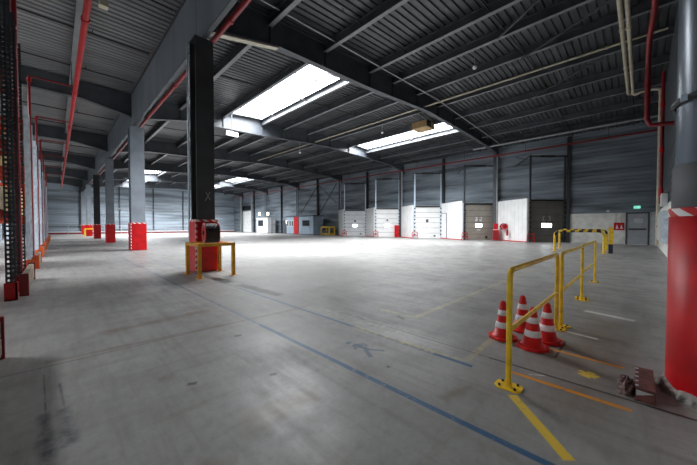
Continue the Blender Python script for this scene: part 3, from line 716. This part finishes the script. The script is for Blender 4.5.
# red hose cabinet group between the fourth and fifth doors
def reel(loc, rz, lb, stand, grp=None):
    g = thing('hose_reel', lb, 'hose reel', loc, rz, grp)
    ax = lambda x, r0: None
    for sx in (.2,-.2):
        fl_ = MB().tube([(sx-.012,0,0),(sx+.012,0,0)], .33, 32).build('flange', M['red'], g, world=False)
    rim = MB()
    for k in range(40):
        if k % 2 == 0:
            a0, a1 = 2*PI*k/40, 2*PI*(k+1)/40
            rim.add([(-.214,.26*math.cos(a0),.26*math.sin(a0)),(-.214,.32*math.cos(a0),.32*math.sin(a0)),(-.214,.32*math.cos(a1),.32*math.sin(a1)),(-.214,.26*math.cos(a1),.26*math.sin(a1))],[(0,1,2,3)])
    rim.build('rim_marking', M['mark'], fl_, world=False)
    h = MB()
    for i in range(9):
        x = -.17+.0425*i; h.tube([(x,.29*math.cos(2*PI*k/28),.29*math.sin(2*PI*k/28)) for k in range(29)], .023, 6, False)
    h.tube([(-.185,0,0),(.185,0,0)], .27, 24)
    h.build('hose', M['black'], g, world=False)
    MB().tube([(-.24,0,0),(-.21,0,0)], .07, 14).build('hub', M['black'], g, world=False)
    k = MB().box((-.05,.1,-.06),(.05,.5 if not stand else .42,.06)); k.build('wall_arm', M['red'], g, world=False)
    return g
reel((3.48,9.66,1.28), -.16, 'black hose reel with red flange on the first column', False)
reel((31.9,9.75,1.45), .6, 'hose reel beside the red cabinet and white dock panel', True)
c = Vector((32.0,10.55,0))
g = thing('hose_cabinet', 'red fire cabinet standing beside the white dock panel', 'cabinet', c, .3)
MB().box((-.3,-.28,.05),(.3,.28,1.1)).build('body', M['red'], g, .015, world=False)
MB().box((-.315,-.22,.15),(-.3,.22,1.0)).build('door', M['pipe_red'], g, world=False)
MB().box((-.2,-.2,1.1),(.2,.2,1.75)).build('top_box', M['red'], g, .01, world=False)
MB().box((-.32,-.29,1.1),(.3,.29,1.16)).build('white_strip', M['mark'], g, world=False)
def extinguisher(loc, lb):
    g = thing('fire_extinguisher', lb, 'extinguisher', loc)
    MB().lathe([(0,0),(.09,0),(.1,.02),(.1,.5),(.07,.58),(.03,.6),(0,.6)], n=18).build('cylinder', M['red'], g, world=False)
    MB().cyl((0,0,.58),(0,0,.68),.025,8).build('valve', M['black'], g, world=False)
    MB().tube([(0,0,.66),(-.1,0,.62),(-.13,0,.4),(-.12,0,.2)], .012, 6).build('hose', M['black'], g, world=False)
extinguisher((31.55,9.35,.55), 'red extinguisher hung on the white side panel by the hose cabinet')
g = thing('red_bollard', 'red column guard between the second and middle dock doors', 'bollard', (32.2,23.05,0))
MB().box((31.98,22.85,0),(32.4,23.3,1.6)).build('casing', M['red'], g, .02)
MB().box((31.975,22.845,1.6),(32.405,23.305,1.68)).build('top_band', M['mark'], g)
# far dock-wall door
g = thing('door_7', 'tall white door at the far end of the dock wall', 'door', (XW-.1,72,0), kind='structure')
lf = MB()
for i in range(6): lf.box((XW-.16,66.2,.05+i*.85),(XW-.1,71.6,.05+(i+1)*.85-.02))
lf.build('leaf', M['white'], g)
MB().box((XW-.2,65.9,0),(XW-.08,66.2,9)).box((XW-.2,71.6,0),(XW-.08,71.9,9)).build('frame', M['conduit'], g)
MB().box((XW-.22,66.2,5.4),(XW-.1,71.6,6.4)).build('dark_opening', M['dark'], g)

# ------------------------------------------------------------------ offices at the dock wall
g = thing('office_module', 'blue grey office module with red door panel against the dock wall', 'office', (30.3,38.6,0))
MB().box((30.3,38.6,.12),(32.55,46.55,3.15)).build('body', M['office'], g, .03)
MB().box((30.22,38.52,3.15),(32.58,46.6,3.3)).build('roof_edge', M['steel'], g)
MB().box((30.22,38.52,0),(32.58,46.6,.12)).build('plinth', M['steel'], g)
MB().box((30.24,42.75,.1),(30.3,44.1,3.2)).build('red_panel', M['red'], g)
for y0, y1 in ((39.6,41.6),): 
    wf = MB().box((30.25,y0,1.5),(30.3,y1,2.5)).build('window', M['steel'], g); MB().box((30.24,y0+.1,1.58),(30.26,y1-.1,2.42)).build('pane', M['dark'], wf)
for y0 in (44.35,45.1,45.85):
    wf = MB().box((30.26,y0,1.4),(30.3,y0+.5,2.5)).build('window', M['office_white'], g); MB().box((30.25,y0+.08,1.5),(30.27,y0+.42,2.42)).build('pane', M['dark'], wf)
MB().box((30.28,41.9,.2),(30.3,42.6,2.3)).build('door', M['office'], g)
sm = MB()
for y in (39.4,41.75,42.7,44.2,45.4): sm.box((30.29,y-.02,.12),(30.296,y+.02,3.15))
sm.build('panel_joint', M['steel'], g)
g = thing('white_cabin', 'small white office cabin with dark window', 'cabin', (30.6,54.0,0))
MB().box((30.6,54.0,.1),(32.4,58.6,3.05)).build('body', M['office_white'], g, .03)
MB().box((30.5,53.9,3.05),(32.5,58.7,3.2)).build('roof_edge', M['white'], g)
wf = MB().box((30.55,55.7,1.45),(30.6,57.9,2.75)).build('window', M['steel'], g); MB().box((30.54,55.85,1.55),(30.56,57.75,2.65)).build('pane', M['dark'], wf)
MB().box((30.57,54.3,.12),(30.6,55.3,2.3)).build('door', M['white'], g)
g = thing('storage_cage', 'dark wire storage frame between the white cabin and the office module', 'cage', (31.2,47.8,0))
for y in (47.9,49.9,51.9,53.4): MB().box((31.2,y-.04,0),(31.28,y+.04,3.1)).build('post', M['steel'], g)
for z in (.5,1.7,3.05): MB().box((31.2,47.9,z),(31.26,53.4,z+.06)).build('rail', M['steel'], g)
MB().box((32.0,48.2,0),(32.7,50.6,2.6)).build('back_panel', M['steel'], g)
for i, (y, z, lb) in enumerate(((47.5,2.3,'small bright panel lamp beside the office module'), (58.2,4.1,'warm lamp glowing above the white cabin'), (54.6,4.0,'second warm lamp above the white cabin'))):
    q = thing('work_lamp', lb, 'lamp', (31.0,y,z))
    MB().box((31.0,y-.35,z-.3),(31.05,y+.35,z+.3)).build('lens', M['lamp'] if i == 0 else M['warm_lamp'], q)
    MB().box((31.05,y-.4,z-.35),(31.2,y+.4,z+.35)).build('housing', M['steel'], q)
    MB().cyl((31.15,y,0 if i == 0 else 3.2),(31.15,y,z-.3),.03,6).build('mast', M['steel'], q)
g = thing('yellow_crate', 'yellow steel frame crate beside the office module', 'crate', (31.6,35.9,0))
for x in (31.2,32.3):
    for y in (35.6,37.6): MB().box((x-.07,y-.07,0),(x+.07,y+.07,1.35)).build('post', M['yellow'], g)
for z in (.12,1.25): MB().box((31.13,35.53,z),(31.27,37.67,z+.16)).box((32.23,35.53,z),(32.37,37.67,z+.16)).box((31.2,35.53,z),(32.3,35.67,z+.16)).box((31.2,37.53,z),(32.3,37.67,z+.16)).build('rail', M['yellow'], g)
MB().box((31.4,35.85,.2),(32.1,37.3,.75)).build('dark_load', M['steel'], g)

# ------------------------------------------------------------------ frame guards and railings
def square_frame(name, x0, x1, y0, y1, h, w, mt, lb):
    g = thing(name, lb, 'barrier', ((x0+x1)/2,(y0+y1)/2,0))
    for x in (x0,x1):
        for y in (y0,y1):
            p = MB().box((x-w/2,y-w/2,.012),(x+w/2,y+w/2,h-w)).build('post', mt, g, .006)
            MB().box((x-w,y-w,0),(x+w,y+w,.014)).build('foot_plate', mt, p)
    for (a, b2) in (((x0-w/2,y0-w/2),(x1+w/2,y0+w/2)),((x0-w/2,y1-w/2),(x1+w/2,y1+w/2)),((x0-w/2,y0+w/2),(x0+w/2,y1-w/2)),((x1-w/2,y0+w/2),(x1+w/2,y1-w/2))):
        MB().box((a[0],a[1],h-w),(b2[0],b2[1],h)).build('top_rail', mt, g, .006)
    return g
square_frame('guard_frame', 2.87, 3.85, 8.87, 9.93, 1.0, .095, M['amber'], 'orange yellow square frame standing around the hose reel column')
square_frame('guard_frame', 2.95, 4.05, 56.2, 57.3, 1.15, .14, M['yellow'], 'small yellow frame by the fifth column, past the black column')
def railing(x0, x1, y, lb):
    g = thing('safety_railing', lb, 'railing', (x0,y,0), group='yellow tube railings')
    h, r, c = 1.09, .026, .07
    for x in (x0, x1):
        p = MB().cyl((x,y,.01),(x,y,h-c),r,12).build('post', M['yellow'], g)
        pl = MB().prism([(x-.082,y-.07),(x-.05,y-.11),(x+.05,y-.11),(x+.082,y-.07),(x+.082,y+.07),(x+.05,y+.11),(x-.05,y+.11),(x-.082,y+.07)],0,.014); pl.build('base_plate', M['yellow'], p)
        bo = MB()
        for sx in (-.05,.05):
            for sy in (-.065,.065): bo.cyl((x+sx,y+sy,.012),(x+sx,y+sy,.03),.012,6)
        bo.build('bolt', M['black'], p)
    arc = [(x0+c*(1-math.cos(a)),y,h-c+c*math.sin(a)) for a in [PI/2*i/6 for i in range(7)]] + [(x1-c*(1-math.cos(a)),y,h-c+c*math.sin(a)) for a in [PI/2*(6-i)/6 for i in range(7)]]
    MB().tube(arc, r, 12).build('top_rail', M['yellow'], g)
    MB().cyl((x0,y,.53),(x1,y,.53),.022,10).build('mid_rail', M['yellow'], g)
railing(2.96, 5.13, .85, 'yellow tube railing beside the traffic cones')
railing(5.32, 7.5, .825, 'middle yellow tube railing, between the cone railing and the last one')
railing(7.7, 10.15, .85, 'last yellow tube railing of the row, toward the hoop barriers')
def hoop(x, y0, y1, h, lb):
    g = thing('hoop_barrier', lb, 'barrier', (x,y0,0), group='hoop barriers by the block wall')
    r, c = .06, .25
    for y in (y0,y1):
        p = MB().cyl((x,y,.01),(x,y,h-c),r,12).build('post', M['yellow'], g); MB().box((x-.14,y-.14,0),(x+.14,y+.14,.015)).build('foot_plate', M['yellow'], p)
    arc = [(x,y0-c*(1-math.cos(a)),h-c+c*math.sin(a)) for a in [PI/2*i/6 for i in range(7)]] + [(x,y1+c*(1-math.cos(a)),h-c+c*math.sin(a)) for a in [PI/2*(6-i)/6 for i in range(7)]]
    MB().tube(arc, r, 12).build('top_rail', M['tape_yb'], g)
hoop(21.2, 3.66, 1.42, 1.2, 'yellow and black hoop barrier in front of its twin, before the block wall')
hoop(24.2, 3.9, 1.5, 1.25, 'yellow and black hoop barrier closer to the white block wall')
g = thing('bollard', 'square yellow bollard with dark base beside the hoop barriers', 'bollard', (21.4,1.15,0))
MB().box((21.31,1.06,.0),(21.49,1.24,.5)).build('dark_base', M['navy'], g); MB().box((21.3,1.05,.5),(21.5,1.25,1.42)).build('upper_post', M['yellow'], g, .01)

# ------------------------------------------------------------------ cones
def cone(lb):
    g = thing('traffic_cone', lb, 'cone', (0,0,0), group='traffic cones behind the railing')
    H = .52; rad = lambda z: .118-(z/H)*.086
    oc = [(.185*math.cos(PI/8+PI/4*k)*(1 if 1 else 1), .185*math.sin(PI/8+PI/4*k)) for k in range(8)]
    MB().prism(oc, 0, .035).build('base', M['cone_red'], g, .008, world=False)
    MB().lathe([(.135,.035),(.118,.06),(rad(.06),.06),(rad(.5),.5),(rad(.52)-.006,H),(rad(.52)-.012,H),(rad(.5)-.012,.4)], n=28).build('body', M['cone_red'], g, world=False)
    for z0, z1 in ((.155,.235),(.325,.40)):
        MB().lathe([(rad(z0)+.001,z0),(rad(z0)+.003,z0+.002),(rad(z1)+.003,z1-.002),(rad(z1)+.001,z1)], n=28).build('white_band', M['cone_white'], g, world=False)
    return g
c0 = cone('red and white cone standing in front of the other cones'); c0.scale = (1,1,.955); c0.location = (4.14,.925,0); c0.rotation_euler = (0,0,.2)
dup(c0, (4.505,.845,0), .7, 'red and white cone by the second railing post, just behind the front cone')
dup(c0, (4.74,1.19,0), 1.1, 'tallest looking red and white cone, at the back between two other cones')
dup(c0, (4.22,1.29,0), .4, 'red and white cone half hidden by the first railing post')

# ------------------------------------------------------------------ bumper block with crumpled rubber
g = thing('dock_bumper', 'maroon steel bumper block lying beside the red column', 'bumper', (3.77,-.045,0), .01)
MB().box((-.27,-.068,.0),(.27,.068,.012)).box((-.26,-.058,.012),(.26,.058,.102)).build('body', M['rust'], g, .01, world=False)
MB().box((-.265,-.062,.102),(.265,.062,.114)).build('top_plate', M['rust'], g, .003, world=False)
MB().add([(-.266,.055,.045),(-.266,.055,.095),(-.266,-.05,.088),(-.2615,.055,.045),(-.2615,.055,.095),(-.2615,-.05,.088)],[(0,1,2),(5,4,3),(0,3,4,1),(1,4,5,2),(2,5,3,0)]).build('worn_face', M['grey_mark'], g, world=False)
for i in range(5): MB().cyl((-.21+i*.105,.05,.112),(-.21+i*.105,.05,.117),.012,8).build('bolt', M['galv'], g, world=False)
q = MB(); rr = random.Random(3)
vs = []; n1, n2 = 12, 8
for i in range(n1):
    for j in range(n2):
        a = 2*PI*i/n1; e = PI/2*j/(n2-1); r_ = .75+.5*rr.random()
        vs.append((3.74+.19*r_*math.cos(a)*math.cos(e), .08+.06*r_*math.sin(a)*math.cos(e), max(0,.075*r_*math.sin(e))))
fs = [(i*n2+j, ((i+1)%n1)*n2+j, ((i+1)%n1)*n2+j+1, i*n2+j+1) for i in range(n1) for j in range(n2-1)]
tag(MB().add(vs, fs).build('crumpled_rubber', M['rag']), 'torn crumpled rubber lump against the maroon bumper block', 'debris', None, 'thing')

# ------------------------------------------------------------------ hanging things
g = thing('unit_heater', 'tan box heater hung below the roof in front of the long skylight', 'heater', (20.2,12.0,9.2))
MB().box((19.6,11.4,8.95),(20.8,12.7,9.45)).build('casing', M['tan'], g, .03)
MB().box((19.62,11.36,9.0),(20.2,11.4,9.4)).build('grille', M['black'], g)
for x in (19.8,20.6): MB().cyl((x,12,9.45),(x,12,10.4),.02,6).build('hanger', M['steel'], g)
MB().cyl((20.2,12.2,9.45),(20.2,12.2,9.7),.16,14).build('fan_collar', M['steel'], g)
g = thing('flood_lamp', 'white box lamp glowing under the second rafter near the column row', 'lamp', (9.6,22.2,8.4))
MB().box((9.15,22.1,8.35),(10.05,22.3,8.68)).build('housing', M['white'], g, .02)
MB().box((9.17,22.06,8.37),(10.03,22.1,8.66)).build('lens', M['lamp'], g)
MB().cyl((9.6,22.2,8.68),(9.6,22.2,10.0),.03,8).build('hanger', M['steel'], g)
for x, y, z, lb in ((17.4,24.3,8.85,'small white pendant sensor below the second rafter'), (15.9,6.4,9.95,'small white sensor between roof purlins above the railings'), (20.0,15.9,9.55,'small white sensor beside the tan heater'), (22.3,14.6,9.2,'small white sensor hanging in front of the long skylight')):
    g = thing('ceiling_sensor', lb, 'sensor', (x,y,z), group='ceiling sensors')
    MB().lathe([(0,-.1),(.09,-.08),(.12,0),(.1,.06),(0,.07)], (x,y,z), 14).build('dome', M['white'], g)
    MB().cyl((x,y,z+.06),(x,y,deck(x)-.02),.015,6).build('rod', M['conduit'], g)
g = thing('aisle_lamp', 'pale lamp at the top of the rack aisle roof', 'lamp', (1.25,13.2,9.1))
MB().box((1.15,13.05,9.0),(1.4,13.3,9.2)).build('housing', M['cream'], g, .02); MB().cyl((1.25,13.15,9.2),(1.25,13.15,9.54),.02,6).build('hanger', M['steel'], g)

# ------------------------------------------------------------------ light, world, camera
W = bpy.data.worlds.new('World'); bpy.context.scene.world = W; W.use_nodes = True
W.node_tree.nodes['Background'].inputs[0].default_value = (.7,.8,1,1); W.node_tree.nodes['Background'].inputs[1].default_value = .3

cam = bpy.data.cameras.new('camera'); co = bpy.data.objects.new('camera', cam); C.objects.link(co)
cam.sensor_width = 36; cam.lens = 292.5/697*36; cam.clip_end = 300; cam.clip_start = .02
co.location = (0,0,1.5); co.rotation_euler = (PI/2-math.atan(6.5/292.5), 0, -PI/4)
sc = bpy.context.scene; sc.camera = co
vs_ = sc.view_settings; vs_.view_transform = 'Standard'; vs_.look = 'None'; vs_.gamma = 1; vs_.use_curve_mapping = False; vs_.exposure = 0.28
cy_ = sc.cycles
cy_.max_bounces = 8; cy_.diffuse_bounces = 6; cy_.glossy_bounces = 4; cy_.use_denoising = True; cy_.sample_clamp_indirect = 2; cy_.blur_glossy = 1.0; cy_.caustics_reflective = False; cy_.caustics_refractive = False
